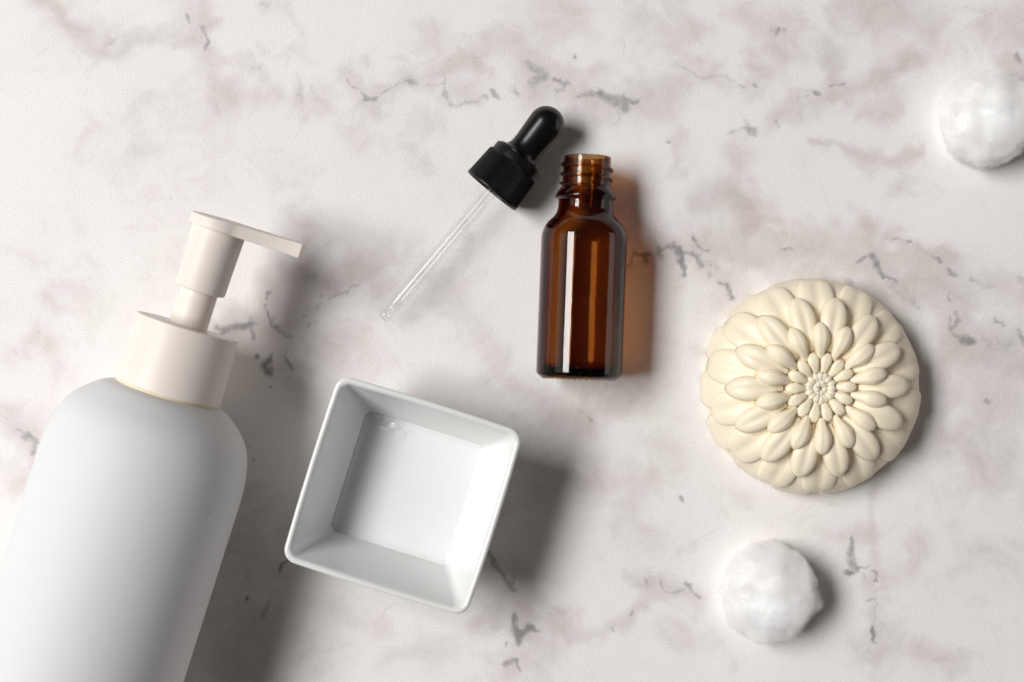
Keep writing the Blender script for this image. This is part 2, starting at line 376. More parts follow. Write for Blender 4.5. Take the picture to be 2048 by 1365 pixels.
    hr = ramp(ns, [(0.38, (0, 0, 0)), (0.62, (1, 1, 1))]); ls.new(hue.outputs[0], hr.inputs[0])
    tint = mixc(ns, ls, hr.outputs[0], (0.625, 0.548, 0.532), (0.62, 0.578, 0.56))
    white = mixc(ns, ls, mid.outputs[0], (0.82, 0.79, 0.773), (0.90, 0.882, 0.87))
    col = mixc(ns, ls, cr.outputs[0], white, tint)
    # veins: attribute broken up by fine noise
    v = mathn(ns, ls, 'MULTIPLY_ADD', mathn(ns, ls, 'SUBTRACT', fine.outputs[0], 0.5), 1.05, av.outputs["Fac"])
    v = mathn(ns, ls, 'MULTIPLY_ADD', mathn(ns, ls, 'SUBTRACT', grit.outputs[0], 0.5), 0.6, v)
    vr = ramp(ns, [(0.30, (0, 0, 0)), (0.54, (0.36,) * 3), (0.95, (0.95,) * 3)]); ls.new(v, vr.inputs[0])
    gate = ramp(ns, [(0.04, (0, 0, 0)), (0.22, (1, 1, 1))]); ls.new(av.outputs["Fac"], gate.inputs[0])
    vf = mathn(ns, ls, 'MULTIPLY', vr.outputs[0], gate.outputs[0])
    col = mixc(ns, ls, vf, col, (0.255, 0.25, 0.252))
    hal = ramp(ns, [(0.05, (0, 0, 0)), (0.7, (0.42,) * 3)]); ls.new(av.outputs["Fac"], hal.inputs[0])
    col = mixc(ns, ls, mathn(ns, ls, 'MULTIPLY', hal.outputs[0], mid.outputs[0]), col, (0.42, 0.41, 0.41))
    # fine print grain
    g = mathn(ns, ls, 'MULTIPLY_ADD', grit.outputs[0], 0.26, 0.87)
    gm = ns.new("ShaderNodeMix"); gm.data_type = 'RGBA'; gm.blend_type = 'MULTIPLY'; gm.inputs[0].default_value = 1.0
    ls.new(col, gm.inputs[6]); cg = add(ns, "ShaderNodeCombineColor")
    for k in range(3): ls.new(g, cg.inputs[k])
    ls.new(cg.outputs[0], gm.inputs[7]); ls.new(gm.outputs[2], p.inputs["Base Color"])
    p.inputs["Roughness"].default_value = 0.48; p.inputs["Specular IOR Level"].default_value = 0.36
    # embossed grain of the vinyl sheet
    mp = add(ns, "ShaderNodeMapping"); mp.inputs["Rotation"].default_value = (0, 0, 0.9); mp.inputs["Scale"].default_value = (1.0, 0.55, 1)
    ls.new(V, mp.inputs[0])
    n1 = noise_node(ns, ls, mp.outputs[0], 2100, 2, 0.5)
    n2 = noise_node(ns, ls, V, 30, 2)
    hgt = mathn(ns, ls, 'MULTIPLY_ADD', n2.outputs[0], 0.3, n1.outputs[0])
    bump(ns, ls, p, hgt, 0.6, 0.00014)
    o = link("marble_surface", me, m, smooth=True)
    o["label"] = "white marble print table sheet with grey veins and pinkish clouding"; o["kind"] = "structure"
    return o
table()

# ------------------------------------------------------------------ pump bottle, lying on its side
def pump_bottle():
    k = 0.15556                                    # mm per pixel at the bottle's axis
    R = 31.8
    ang = math.radians(17.6)
    u = Vector((math.sin(ang), math.cos(ang), 0))
    def at(n, s):
        x = n * math.cos(ang) + s * math.sin(ang); y = n * math.sin(ang) - s * math.cos(ang)
        return px(x, y, R)
    L = 118.0                                      # base to shoulder top
    neck = at(556, -648)
    base = neck - u * (L * MM)
    root = empty("pump_bottle", frame(base, u, (0, 0, 1)))
    tag(root, "large white lotion pump bottle lying on its side at left", "bottle")
    sh = [(105, -650), (124, -656), (139, -665.5), (157, -680.5), (174.5, -699), (188, -722), (197, -750), (202.5, -782), (204.5, -815), (204.6, -850)]
    body = [(0, 3.5), (20, 3.0), (27, 0.4), (29.3, 0.0)] + arc(29.0, 2.8, 2.8, -80, 0, 5) + [(R, 20), (R, 60)]
    pr = [(r * k * R / (204.6 * k), L + (s + 648) * k) for r, s in sh][::-1]
    body += smooth_profile(pr, 5)
    body += [(15.0, L - 0.2), (0, L - 0.2)]
    link("body", lathe(body, 160, sharp=40), M_body, root)
    z0 = L
    link("gasket", lathe([(0, z0 - 0.5), (15.9, z0 - 0.5)] + arc(16.0, z0 + 0.2, 0.25, -60, 60, 4) + [(15, z0 + 0.6), (0, z0 + 0.6)], 128), M_gasket, root)
    c0, c1 = z0 + 0.48, z0 + 139 * k
    collar = [(0, c0), (16.2, c0)] + arc(16.5, c0 + 0.3, 0.3, -90, 0, 4) + [(16.72, c0 + 4), (16.35, c1 - 5)] + arc(15.75, c1 - 0.35, 0.35, 0, 90, 4) + [(6.3, c1), (6.3, c1 - 1.5), (0, c1 - 1.5)]
    link("collar", lathe(collar, 128), M_pump, root)
    tilt = math.radians(4.3)
    d1 = (648 - 432) * k - 139 * k                  # stem up to the sleeve
    stem = link("stem", lathe([(0, -1.2), (5.95, -1.2), (5.9, 3), (5.78, d1 + 4), (0, d1 + 4)], 80), M_pump, root)
    stem.location = (0, 0, c1 * MM); stem.rotation_euler = (math.radians(-1.3), tilt, 0)
    d2 = (648 - 306) * k - 139 * k
    sleeve = [(0, d1 + 2.5), (6.6, d1 + 2.5), (6.9, d1 + 0.1), (7.2, d1)] + arc(7.45, d1 + 0.5, 0.45, -80, 0, 4) + [(8.05, (d1 + d2) / 2), (8.3, d2), (0, d2)]
    head = link("pump_head", lathe(sleeve, 96), M_pump, root)
    head.location = (0, 0, c1 * MM); head.rotation_euler = (math.radians(-1.3), tilt, 0)
    # round top plate running out into a flat nozzle (outline in local x, y; wedge thickness)
    out = []
    rd = 9.5; tip = 26.4; hw = 3.9
    a0 = math.degrees(math.asin(0.80))
    n = 44
    for i in range(n + 1):                          # disc arc from the +x side round the back to the -x side
        a = math.radians(a0) + (2 * math.pi - 2 * math.radians(a0)) * i / n
        out.append((rd * math.sin(a), rd * math.cos(a)))
    # nozzle, side +x is reached at the end: order disc from angle a0 (+x) to 360-a0 (-x)
    m_ = 10
    A = out[-1]; B = out[0]
    for i in range(1, m_ + 1):
        t = i / m_; yy = A[1] + (tip - A[1]) * t
        wv = abs(A[0]) + (hw - abs(A[0])) * (1 - (1 - t) ** 1.7)
        out.append((-wv, yy))
    for i in range(m_, 0, -1):
        t = i / m_; yy = A[1] + (tip - A[1]) * t
        wv = abs(A[0]) + (hw - abs(A[0])) * (1 - (1 - t) ** 1.7)
        out.append((wv, yy))
    th = lambda y: 3.1 + (y + rd) / (tip + rd) * 1.35
    # orientation test so that inset shrinks the outline
    area2 = sum(out[i - 1][0] * out[i][1] - out[i][0] * out[i - 1][1] for i in range(len(out)))
    sg = 1 if area2 > 0 else -1
    def ring2(inset, zf):
        N = len(out); P = []
        for i in range(N):
            x0, y0 = out[i - 1]; x1, y1 = out[i]; x2, y2 = out[(i + 1) % N]
            tx, ty = x2 - x0, y2 - y0; l = math.hypot(tx, ty) or 1
            P.append((x1 - sg * ty / l * inset, y1 + sg * tx / l * inset, zf(y1)))
        return P
    rings = [ring2(0.22, lambda y: d2 - 0.0), ring2(0.0, lambda y: d2 + 0.22), ring2(0.0, lambda y: d2 + th(y) - 0.25), ring2(0.09, lambda y: d2 + th(y) - 0.07), ring2(0.3, lambda y: d2 + th(y))]
    V, F = [], []; N = len(out)
    for r_ in rings: V += [(x * MM, y * MM, z * MM) for x, y, z in r_]
    for j in range(len(rings) - 1):
        for i in range(N):
            i2 = (i + 1) % N; F.append((j * N + i, j * N + i2, (j + 1) * N + i2, (j + 1) * N + i))
    F.append(tuple(range(N))); F.append(tuple(range((len(rings) - 1) * N, len(rings) * N)))
    me = mesh_from(V, F)
    pl = link("nozzle_plate", me, M_pump, head)
    bm = bmesh.new(); bm.from_mesh(me)
    for e in bm.edges:
        if len(e.link_faces) == 2 and e.calc_face_angle(0) > math.radians(35): e.smooth = False
    bm.to_mesh(me); bm.free()
    # outlet hole under the nozzle's end
    return root
pump_bottle()

# ------------------------------------------------------------------ square bowl and lotion
BOWL_C = px(805, 992, 32); BOWL_C.z = 0
BOWL_R = math.radians(-17.4)
def rsq(half, rad, z, n=10, bow=0.0):
    """rounded square loop, mm"""
    P = []
    for q in range(4):
        a0 = q * 90
        cx = (half - rad) * (1 if q in (0, 3) else -1); cy = (half - rad) * (1 if q in (0, 1) else -1)
        for i in range(n + 1):
            a = math.radians(a0 + 90 * i / n)
            P.append((cx + rad * math.cos(a), cy + rad * math.sin(a), z))
        # straight side, subdivided with a slight outward bow
        q2 = (q + 1) % 4
        ex = (half - rad) * (1 if q2 in (0, 3) else -1); ey = (half - rad) * (1 if q2 in (0, 1) else -1)
        a = math.radians(a0 + 90); p0 = (cx + rad * math.cos(a), cy + rad * math.sin(a)); p1 = (ex + rad * math.cos(a), ey + rad * math.sin(a))
        for i in range(1, 9):
            t = i / 9; b = bow * 4 * t * (1 - t)
            P.append((p0[0] + (p1[0] - p0[0]) * t + math.cos(a) * b, p0[1] + (p1[1] - p0[1]) * t + math.sin(a) * b, z))
    return P
def loft(loops, cap0=True, cap1=True):
    V, F = [], []; N = len(loops[0])
    for l in loops: V += [(x * MM, y * MM, z * MM) for x, y, z in l]
    for j in range(len(loops) - 1):
        for i in range(N):
            i2 = (i + 1) % N; F.append((j * N + i, j * N + i2, (j + 1) * N + i2, (j + 1) * N + i))
    if cap0: F.append(tuple(range(N)))
    if cap1: F.append(tuple(range((len(loops) - 1) * N, len(loops) * N)))
    return mesh_from(V, F)
def bowl():
    M = Matrix.Translation(BOWL_C) @ Matrix.Rotation(BOWL_R, 4, 'Z')
    ho, hi = 30.3, 28.0
    prof = [(16.5, 3, 1.2), (17.2, 3.2, 0.1), (18.4, 3.4, 0.0), (19.4, 3.6, 0.5), (20.2, 3.8, 3.0), (22.5, 4.0, 9.0), (26.3, 4.2, 20.0), (29.2, 4.3, 28.6),
            (29.9, 4.4, 30.4), (30.25, 4.5, 31.3), (30.2, 4.4, 31.85), (29.75, 4.2, 32.25), (29.2, 3.9, 32.3), (28.65, 3.6, 32.05), (28.25, 3.3, 31.5), (27.9, 3.1, 30.4),
            (26.6, 2.6, 26.5), (23.6, 2.3, 18.0), (20.9, 2.2, 10.5), (19.6, 2.4, 6.6), (18.7, 2.7, 5.0), (17.4, 3.2, 4.3), (15.5, 3.6, 4.1), (8, 3, 4.1)]
    loops = [rsq(h, r, z, bow=0.35 * (z / 32)) for h, r, z in prof]
    me = loft(loops)
    o = link("square_bowl", me, M_porcelain); o.matrix_world = M
    tag(o, "small square white porcelain bowl holding white lotion", "bowl")
    # lotion: slightly wavy pool with a raised meniscus against the walls
    hl = 21.4; zl = 8.6
    V, F = [], []; n = 130
    for j in range(n + 1):
        for i in range(n + 1):
            a = -1 + 2 * i / n; b = -1 + 2 * j / n
            # square grid with rounded corners
            k = 0.035; x = a * (1 - k * b * b * b * b * abs(a) ** 4); y = b * (1 - k * a * a * a * a * abs(b) ** 4)
            x *= hl; y *= hl
            e = 20.4 - max(abs(x), abs(y))
            men = 0.55 * math.exp(-max(0, e - 0.3) / 0.7)
            wv = 0.10 * noise.noise(Vector((x * 0.12, y * 0.12, 2.0))) + 0.03 * noise.noise(Vector((x * 0.6, y * 0.6, 5.0)))
            # thick ripples where the lotion ran down in the upper corner
            rp = math.exp(-(((x + 11.5) / 6.0) ** 2 + ((y - 17.5) / 2.6) ** 2))
            wv += rp * (0.8 * noise.noise(Vector((x * 0.36, y * 0.72, 8.0))) + 0.35)
            for (bx, by, br, bh) in ((-7.5, 0.8, 0.45, 0.12), (-1.0, -2.4, 0.45, 0.16)):
                wv += bh * math.exp(-((x - bx) ** 2 + (y - by) ** 2) / br ** 2)
            V.append((x * MM, y * MM, (zl + men + wv) * MM))
    for j in range(n):
        for i in range(n):
            q = j * (n + 1) + i; F.append((q, q + 1, q + n + 2, q + n + 1))
    # side skirt and underside, so that the pool is a body of liquid
    rim = [i for i in range(n + 1)] + [j * (n + 1) + n for j in range(1, n + 1)] + [n * (n + 1) + i for i in range(n - 1, -1, -1)] + [j * (n + 1) for j in range(n - 1, 0, -1)]
    b0 = len(V)
    for r_ in rim:
        x, y, z = V[r_]; V.append((x * 0.93, y * 0.93, 5.2 * MM))
    for i in range(len(rim)):
        i2 = (i + 1) % len(rim); F.append((rim[i], b0 + i, b0 + i2, rim[i2]))
    F.append(tuple(b0 + i for i in range(len(rim))))
    lo = link("lotion", mesh_from(V, F), M_lotion); lo.matrix_world = M
    tag(lo, "pool of glossy white lotion in the square bowl", "lotion")
    for bx, by, br in ((-17.2, 3.6, 0.32), (-18.2, -4.2, 0.42), (-17.6, -4.9, 0.6), (-18.3, -5.6, 0.36)):
        bub = link("bubble", lathe([(0, -br * 0.2)] + arc(0, 0, br, -12, 90, 8)[:-1] + [(0, br)], 20, sharp=0), M_clear, lo)
        bub.location = (bx * MM, by * MM, (zl + 0.12) * MM)
bowl()

# ------------------------------------------------------------------ amber bottle, lying on its side
def amber_bottle():
    R = 13.9
    ang = math.radians(2.2)
    u = Vector((math.sin(ang), math.cos(ang), 0))
    base = px(1157.5, 757, R)
    root = empty("amber_bottle", frame(base, u, (0, 0, 1)))
    tag(root, "open brown glass dropper bottle lying on its side", "bottle")
    outer = [(0, 1.2), (6, 1.0), (9.8, 0.6), (10.7, 0.05), (11.5, -0.1), (12.2, 0.12)] + arc(12.1, 2.1, 1.8, -70, 0, 5)
    nk = len(outer)
    outer += [(R, 4), (R, 12), (R, 25), (R, 38), (R, 44.6)]
    outer += smooth_profile([(R, 44.6), (13.75, 46.4), (13.1, 48.4), (11.9, 50.3), (10.5, 51.7), (9.35, 53.2), (8.85, 55.0), (8.75, 57.2)], 4)[1:]
    outer += [(8.8, 57.7), (9.45, 57.95), (9.8, 58.25), (9.85, 58.7), (9.65, 59.3), (9.1, 60.3), (8.4, 61.2), (7.85, 61.9), (7.75, 62.6)]
    outer += [(7.75, 66), (7.75, 70.8)] + arc(7.25, 71.3, 0.5, 0, 90, 4) + arc(6.2, 71.4, 0.4, 90, 180, 4)
    inner = [(5.75, 70), (5.7, 62), (5.75, 56.5), (6.4, 54.2), (8.0, 51.9), (9.9, 49.9), (11.2, 48.0), (11.95, 45.8), (12.15, 43), (12.1, 30), (12.15, 18), (12.1, 7.5)]
    prof = outer + smooth_profile(inner, 3) + arc(9.7, 5.6, 2.3, -10, -80, 5) + [(6, 3.3), (0, 4.3)]
    def mod(i, t, r, s):
        if 3 <= i < 6:                              # stippled foot
            s -= 0.42 * max(0, math.cos(38 * t)) * (1 if i == 4 else 0.6)
        if s > 5 and i > nk + 40:                   # hand-blown unevenness of the inner wall
            r += 0.22 * noise.noise(Vector((math.cos(t) * 1.3, math.sin(t) * 1.3, s * 0.05)))
        return r, s
    link("body", lathe(prof, 228, mod, sharp=0), M_amber, root)
    # screw thread: a rounded helical ridge round the neck
    V, F = [], []; turns = 2.45; ns_ = 190; m = 10
    for i in range(ns_ + 1):
        t = i / ns_; a = math.radians(205) + turns * 2 * math.pi * t
        s = 69.6 - 3.1 * turns * t
        f = min(1, t / 0.06, (1 - t) / 0.06); f = max(0.02, f) ** 0.5
        for j in range(m):
            b = 2 * math.pi * j / m
            rr = 7.72 + (0.98 * f) * max(math.cos(b), -0.12); ss = s + 0.74 * f * math.sin(b)
            V.append((rr * math.cos(a) * MM, rr * math.sin(a) * MM, ss * MM))
    for i in range(ns_):
        for j in range(m):
            j2 = (j + 1) % m; F.append((i * m + j, i * m + j2, (i + 1) * m + j2, (i + 1) * m + j))
    F.append(tuple(range(m))); F.append(tuple(range(ns_ * m, ns_ * m + m)))
    link("screw_thread", mesh_from(V, F), M_amber, root)
amber_bottle()

# ------------------------------------------------------------------ dropper
def dropper():
    ang = math.radians(39.3); k = 1 / 6.0 * (H - 10) / H
    R = 10.15
    u2 = Vector((math.sin(ang), math.cos(ang), 0)); tilt = math.radians(1.9)   # the glass end a little lower
    u = (u2 * math.cos(tilt) + Vector((0, 0, 1)) * math.sin(tilt)).normalized()
    n, s = 1003, 325.5
    x = n * math.cos(ang) + s * math.sin(ang); y = n * math.sin(ang) - s * math.cos(ang)
    root = empty("dropper", frame(px(x, y, R), u, (0, 0, 1)))
    tag(root, "black rubber bulb dropper with clear glass pipette", "dropper")
    nr = 76
    skirt = [(9.35, 0.25), (9.7, 0.0), (10.05, 0.2), (10.1, 0.75), (10.0, 1.0), (9.95, 1.3), (9.45, 10.4), (9.35, 10.9), (9.15, 11.3), (8.75, 11.45), (8.72, 11.7), (8.7, 13.9), (8.55, 14.3), (8.2, 14.45), (4, 14.45), (0, 14.45)]
    inn = [(0, 7.8), (5.0, 7.8), (5.1, 6.2), (5.6, 6.2), (5.7, 8), (8.6, 8.0), (8.9, 6.5), (8.7, 5.9), (9.0, 5.2), (8.8, 4.4), (9.1, 3.6), (8.9, 2.8), (9.2, 2.0), (9.25, 0.9)]
    prof = inn + skirt
    def mod(i, t, r, s_):
        j = i - len(inn)
        if 4 <= j <= 7: r -= 0.34 * (0.5 - 0.5 * math.cos(nr * t)) ** 1.5
        return r, s_
    link("cap", lathe(prof, nr * 6, mod, sharp=32), M_black, root)
    kb = k
    b = [(0, 14.3), (7.6, 14.35), (7.75, 14.7), (7.5, 15.05), (6.3, 15.4), (5.55, 16.6), (5.3, 18.2), (5.35, 20.5), (5.6, 24), (5.8, 27), (5.85, 28.3)] + arc(0, 28.3, 5.85, 0, 90, 10)[1:-1] + [(0, 34.15)]
    link("bulb", lathe([b[0]] + smooth_profile(b[1:-1], 3) + [b[-1]], 80, sharp=50), M_rubber, root)
    # glass pipette with a drawn, ball-ended tip
    tipz = -(325.5 + 4) * k
    ro, ri = 2.3, 1.45
    outer = [(1.0, tipz - 0.9), (1.7, tipz - 0.6), (2.1, tipz + 0.3), (2.15, tipz + 1.1), (1.85, tipz + 2.1), (1.6, tipz + 3.0), (1.65, tipz + 4.0), (2.0, tipz + 5.3), (2.25, tipz + 6.8), (ro, tipz + 8.5), (ro, -25), (ro, -10), (ro, 0), (ro, 7.6)]
    inner = [(ri, 7.6), (ri, 0), (ri, -10), (ri, -25), (ri, tipz + 8.0), (1.3, tipz + 6.6), (0.8, tipz + 5.6), (0.5, tipz + 4.6), (0.45, tipz + 2.0), (0.5, tipz + 0.2), (0.62, tipz - 0.7)]
    p_ = smooth_profile(outer[:10], 4) + outer[10:] + inner[:4] + smooth_profile(inner[4:], 4)
    pip = link("pipette", lathe(p_, 112, closed=True, sharp=60), M_clear, root); pip.rotation_euler = (math.radians(-1.2), 0, 0)
dropper()

# ------------------------------------------------------------------ flower soap
def soap():
    c = px(1628.5, 773.5, 8); c.z = 0
    root = empty("flower_soap", Matrix.Translation(c) @ Matrix.Rotation(math.radians(1.0), 4, 'Z') @ Matrix.Diagonal((0.995, 0.995, 1.16, 1)))
    tag(root, "round cream soap bar moulded as a chrysanthemum flower", "soap")
    basep = [(0, 0.0), (34.6, 0.0)] + arc(35.0, 0.6, 0.6, -80, 0, 3) + smooth_profile([(35.6, 2.2), (34.4, 5), (31.5, 8.5), (27, 11.2), (22, 13.2), (16, 15.8), (12.5, 17.6), (9, 18.2), (5, 18.2)], 4) + [(0, 17.6)]
    link("soap_base", lathe(basep, 112, sharp=60), M_soap, root)
    def petal_mesh(rb, zb, rt, zt, W, arch, edge, skirt, groove, droop=0.0, um=0.6, bw=0.42, nu=16, nv=12, facet=0.0, dome=False):
        V, F = [], []
        def width(u):
            if u > um:
                q = (u - um) / (1 - um); return W * math.sqrt(max(0.0, 1 - q ** 2.05))
            q = u / um; q = q * q * (3 - 2 * q); return W * (bw + (1 - bw) * q)
        def cz(u):
            return zb + (zt - zb) * u + arch * math.sin(math.pi * min(1, u * 0.94 + 0.06)) - droop * u ** 4
        for i in range(nu + 1):
            t = i / nu; u = 1 - (1 - t) ** 1.6        # denser at the tip
            wv = max(width(u), 0.02)
            for j in range(nv + 1):
                v = -1 + 2 * j / nv; v = math.copysign(abs(v) ** 0.8, v)
                z = cz(u) - edge * 0.85 * abs(v) ** 4.5 - groove * math.exp(-(v / 0.22) ** 2) * math.sin(math.pi * min(1, u * 1.02))
                z += facet * (1 if abs(v) < 0.5 else max(0, 1 - (abs(v) - 0.5) / 0.2)) * math.sin(math.pi * u)
                tipd = max(0, (u - 0.86) / 0.14); z -= edge * 0.8 * tipd ** 2.2
                rr = rb + (rt - rb) * u
                if dome:
                    th_ = u * math.pi / 2; rr = rb + (rt - rb) * math.sin(th_)
                    z += zt + (zb - zt) * math.cos(th_) - (zb + (zt - zb) * u)
                V.append((rr * MM, wv * v * MM, z * MM))
        C = nv + 1
        for i in range(nu):
            for j in range(nv):
                F.append((i * C + j, (i + 1) * C + j, (i + 1) * C + j + 1, i * C + j + 1))
        rim = [i * C for i in range(nu + 1)] + [nu * C + j for j in range(1, C)] + [i * C + nv for i in range(nu - 1, -1, -1)]
        b0 = len(V)
        mx = (rb + rt) / 2 * MM
        for r_ in rim:
            x, y, z = V[r_]; V.append((mx + (x - mx) * (0.985 if dome else 1.03), y * (1.0 if dome else 1.10), max(z - skirt * MM, 0.2 * MM)))
        for i in range(len(rim) - 1): F.append((rim[i], b0 + i, b0 + i + 1, rim[i + 1]))
        F.append((rim[-1], b0 + len(rim) - 1, b0, rim[0]))
        F.append(tuple(b0 + i for i in range(len(rim))))
        return mesh_from(V, F)
    #        n  off    rb    zb    rt    zt     W    arch edge skirt groove droop um  bw
    rings = [(14, 0.5, 21.0, 15.6, 36.2, 1.5, 7.0, 0.3, 0.9, 3.0, 0.25, 0.0, 0.42, 0.7, 0.0),
             (14, 0.0, 15.0, 16.9, 35.0, 7.6, 5.9, 0.4, 1.1, 3.4, 0.60, 0.0, 0.42, 0.6, 0.0),
             (14, 0.5, 11.8, 18.2, 29.2, 18.2, 3.8, 2.2, 1.1, 4.8, 0.40, 1.0, 0.62, 0.30, 0.0),
             (14, 0.0, 9.6, 18.9, 21.4, 21.3, 2.55, 1.9, 1.0, 4.8, 0.0, 0.7, 0.58, 0.40, 0.30),
             (14, 0.5, 4.8, 18.9, 11.4, 20.0, 1.80, 0.95, 0.9, 3.0, 0.0, 0.2, 0.58, 0.50, 0.0),
             (16, 0.0, 1.9, 18.7, 5.3, 19.1, 0.98, 0.8, 0.5, 1.8, 0.0, 0.1, 0.60, 0.45, 0.0),
             (14, 0.5, 0.4, 18.9, 2.5, 19.0, 0.56, 0.55, 0.25, 1.4, 0.0, 0.0, 0.60, 0.35, 0.0)]
    for (n, off, rb, zb, rt, zt, W, ar, ed, sk, gr, dr, um, bw, fc) in rings:
        sm = W > 1.0
        me = petal_mesh(rb, zb, rt, zt, W, ar, ed, sk, gr, dr, um, bw, 18 if sm else 8, 14 if sm else 6, fc, W > 5)
        me.polygons.foreach_set("use_smooth", [True] * len(me.polygons)); me.materials.append(M_soap)
        for i in range(n):
            a = math.pi / 2 - 2 * math.pi * (i + off) / n
            o = bpy.data.objects.new("petal", me); COL.objects.link(o); o.parent = root
            o.location = (-0.9 * MM if rt < 30 else -0.3 * MM, 0, 0)
            j = random.uniform
            o.rotation_euler = (j(-.012, .012), j(-.012, .012), a + j(-.012, .012))
            sc = 1 + j(-.012, .012); o.scale = (sc, 1 + j(-.03, .03), 1 + j(-.012, .012))
soap()

# ------------------------------------------------------------------ cotton balls
def cotton(name, cx, cy, rx, ry, rz, seed, label, tuft=None, swirl=False):
    m, ns, ls, p = new_mat("cotton_wool_" + str(seed))
    tc = add(ns, "ShaderNodeTexCoord")
    nz = noise_node(ns, ls, tc.outputs["Object"], 500, 5, 0.65)
    c = mixc(ns, ls, nz.outputs[0], (0.955, 0.955, 0.955), (0.98, 0.98, 0.978)); ls.new(c, p.inputs["Base Color"])
    p.inputs["Roughness"].default_value = 0.95; p.inputs["Specular IOR Level"].default_value = 0.05
    p.inputs["Subsurface Weight"].default_value = 0.7; p.inputs["Subsurface Radius"].default_value = (1, 1, 1); p.inputs["Subsurface Scale"].default_value = 0.0025
    mp = add(ns, "ShaderNodeMapping"); mp.inputs["Scale"].default_value = (1, 0.25, 1); ls.new(tc.outputs["Object"], mp.inputs[0])
    nb = noise_node(ns, ls, mp.outputs[0], 1400, 5, 0.7)
    bump(ns, ls, p, nb.outputs[0], 0.07, 0.0003)
    fmat = bpy.data.materials.new("cotton_fibre_" + str(seed)); fmat.use_nodes = True; fn, fl = fmat.node_tree.nodes, fmat.node_tree.links; fn.clear()
    fo_ = add(fn, "ShaderNodeOutputMaterial"); fd = add(fn, "ShaderNodeBsdfDiffuse"); ft = add(fn, "ShaderNodeBsdfTranslucent"); fx = add(fn, "ShaderNodeMixShader")
    fd.inputs[0].default_value = (0.97, 0.97, 0.97, 1); ft.inputs[0].default_value = (0.97, 0.97, 0.97, 1); fx.inputs[0].default_value = 0.5
    fl.new(fd.outputs[0], fx.inputs[1]); fl.new(ft.outputs[0], fx.inputs[2])
    fz = add(fn, "ShaderNodeMixShader"); fz.inputs[0].default_value = 0.55; fp = add(fn, "ShaderNodeBsdfTransparent")
    fl.new(fp.outputs[0], fz.inputs[1]); fl.new(fx.outputs[0], fz.inputs[2]); fl.new(fz.outputs[0], fo_.inputs[0])
    bm = bmesh.new(); bmesh.ops.create_icosphere(bm, subdivisions=6, radius=1.0)
    rnd = random.Random(seed)
    def surf(d, scale=1.0):
        n0 = noise.noise(d * 1.5 + Vector((seed, 0, 0))); n1 = noise.noise(d * 3.3 + Vector((0, seed, 0)))
        f = 1 + 0.09 * n0 + 0.022 * n1
        ridge = 1 - abs(noise.noise(Vector((d.x * 2.2, d.y * 2.2 + d.x, d.z * 3.5)) + Vector((seed * 2, 1, 0))))
        f += 0.014 * (ridge - 0.7)
        if swirl:
            a = math.atan2(d.y, d.x); rr = math.acos(max(-1, min(1, d.z)))
            f += 0.022 * math.sin(2 * a + 7.0 * rr)
        f += 0.008 * noise.noise(d * 9)
        if tuft is not None:
            q = max(0.0, d.dot(tuft)); f += 0.13 * q ** 70
        sp = 1.0
        if d.z < 0: sp = (1 + 0.17 * -d.z) / max(0.35, math.sqrt(max(1e-6, 1 - d.z * d.z))) if d.z > -0.93 else 1.158 / 0.37
        f *= scale
        P = Vector((d.x * f * rx * sp, d.y * f * ry * sp, d.z * f * rz + rz * 0.93))
        if P.z < 0.0: P.z = 0.0
        return P
    for v in bm.verts: v.co = surf(v.co.normalized(), 0.86) * MM
    me = bpy.data.meshes.new(name); bm.to_mesh(me); bm.free()
    o = link(name, me, m)
    o.location = px(cx, cy, rz); o.location.z = -0.0004
    tag(o, label, "cotton ball", "cotton balls on the marble sheet")
    # airy outer layer of the wool
    bm = bmesh.new(); bmesh.ops.create_icosphere(bm, subdivisions=4, radius=1.0)
    for v in bm.verts: v.co = surf(v.co.normalized(), 1.2) * MM
    for v in bm.verts:
        if v.co.z < 0.0008: v.co.z = 0.0008
    sm = bpy.data.meshes.new("fuzz"); bm.to_mesh(sm); bm.free()
    vm = bpy.data.materials.new("cotton_fuzz_" + str(seed)); vm.use_nodes = True; vn, vl = vm.node_tree.nodes, vm.node_tree.links; vn.clear()
    vo = add(vn, "ShaderNodeOutputMaterial"); vs_ = add(vn, "ShaderNodeVolumeScatter"); vs_.inputs["Color"].default_value = (1, 1, 1, 1)
    vt = add(vn, "ShaderNodeTexCoord"); vmap = add(vn, "ShaderNodeMapping"); vmap.vector_type = 'POINT'
    vmap.inputs["Location"].default_value = (0, 0, -0.93); vmap.inputs["Scale"].default_value = (1 / (rx * MM), 1 / (ry * MM), 1 / (rz * MM))
    vl.new(vt.outputs["Object"], vmap.inputs[0])
    wn = noise_node(vn, vl, vmap.outputs[0], 9.0, 4, 0.65)
    wl = noise_node(vn, vl, vmap.outputs[0], 1.7 + 0.02 * seed, 2, 0.5)
    sx = add(vn, "ShaderNodeSeparateXYZ"); vl.new(vmap.outputs[0], sx.inputs[0])
    zc = mathn(vn, vl, 'MAXIMUM', sx.outputs[2], 0.0); cx_ = add(vn, "ShaderNodeCombineXYZ")
    vl.new(sx.outputs[0], cx_.inputs[0]); vl.new(sx.outputs[1], cx_.inputs[1]); vl.new(zc, cx_.inputs[2])
    ln = add(vn, "ShaderNodeVectorMath", operation='LENGTH'); vl.new(cx_.outputs[0], ln.inputs[0])
    rr_ = mathn(vn, vl, 'MULTIPLY_ADD', mathn(vn, vl, 'SUBTRACT', wn.outputs[0], 0.5), 0.34, ln.outputs["Value"])
    rr_ = mathn(vn, vl, 'MULTIPLY_ADD', mathn(vn, vl, 'SUBTRACT', wl.outputs[0], 0.5), 0.52, rr_)
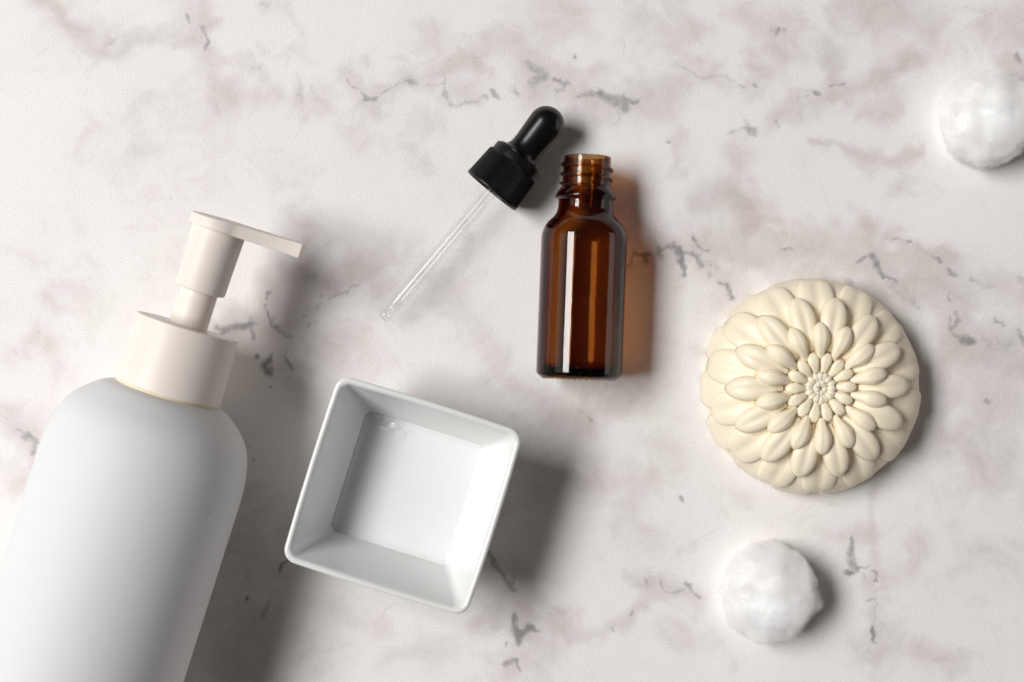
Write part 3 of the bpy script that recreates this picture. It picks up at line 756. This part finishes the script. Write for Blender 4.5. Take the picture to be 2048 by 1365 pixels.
    if tuft is not None:
        dt = add(vn, "ShaderNodeVectorMath", operation='DOT_PRODUCT'); vl.new(vmap.outputs[0], dt.inputs[0]); dt.inputs[1].default_value = tuple(tuft)
        rr_ = mathn(vn, vl, 'MULTIPLY_ADD', mathn(vn, vl, 'POWER', mathn(vn, vl, 'MAXIMUM', mathn(vn, vl, 'DIVIDE', dt.outputs["Value"], ln.outputs["Value"]), 0.0), 60.0), -0.14, rr_)
    dr_ = ramp(vn, [(0.80, (1, 1, 1)), (0.92, (0.35,) * 3), (1.0, (0, 0, 0))]); vl.new(mathn(vn, vl, 'MULTIPLY', rr_, 0.88), dr_.inputs[0])
    vl.new(mathn(vn, vl, 'MULTIPLY', dr_.outputs[0], 1500.0), vs_.inputs["Density"]); vl.new(vs_.outputs[0], vo.inputs["Volume"])
    fz_ = link("fuzz", sm, vm, o); fz_["kind"] = "stuff"
    # loose fibres lying on the ball and sticking out of it
    V, F = [], []
    for k in range(2200):
        d = Vector((rnd.gauss(0, 1), rnd.gauss(0, 1), rnd.gauss(0, 1))).normalized()
        if d.z < -0.75: continue
        fl_ = noise.noise_vector(d * 1.3 + Vector((seed, seed, 0))) * 2.2 + Vector((rnd.gauss(0, 1), rnd.gauss(0, 1), rnd.gauss(0, 1))) * 0.55
        t = d.cross(fl_).normalized()
        L = rnd.uniform(0.10, 0.42); lift = rnd.uniform(0.0, 0.05) if rnd.random() < .6 else rnd.uniform(.04, .15)
        pts = []; bend = rnd.uniform(-.5, .5); sd = d.cross(t)
        for i in range(6):
            q = i / 5 - 0.5
            dd = (d + t * (q * L * 2) + sd * (bend * (q * q) * L * 2)).normalized()
            P = surf(dd); out = Vector((dd.x, dd.y, dd.z * 0.9))
            h = lift * (1 - (2 * abs(q)) ** 2 * rnd.uniform(.3, 1.2)) * rx
            P = P + out * h
            if P.z < 0.03: P.z = 0.03
            pts.append(P)
        rad = rnd.uniform(0.010, 0.022)
        b0 = len(V)
        for i, P in enumerate(pts):
            tn = (pts[min(i + 1, 5)] - pts[max(i - 1, 0)])
            if tn.length < 1e-6: tn = Vector((1, 0, 0))
            tn.normalize(); a = tn.cross(Vector((.3, .5, .8))).normalized(); b = tn.cross(a)
            for s_ in range(3):
                an = 2 * math.pi * s_ / 3; V.append((P + a * (rad * math.cos(an)) + b * (rad * math.sin(an))) * MM)
        for i in range(5):
            for s_ in range(3):
                s2 = (s_ + 1) % 3; F.append((b0 + i * 3 + s_, b0 + i * 3 + s2, b0 + (i + 1) * 3 + s2, b0 + (i + 1) * 3 + s_))
    fm = mesh_from(V, F, fix=False)
    fo = link("fibres", fm, fmat, o); fo["kind"] = "stuff"
cotton("cotton_ball", 1542, 1190, 13.8, 14.1, 10.8, 3, "white cotton ball with a pointed tuft below the flower soap", tuft=Vector((0.96, -0.18, 0.1)).normalized())
cotton("cotton_ball", 1983, 234, 13.4, 13.6, 10.4, 11, "swirled white cotton ball cut by the photo's right edge", swirl=True)
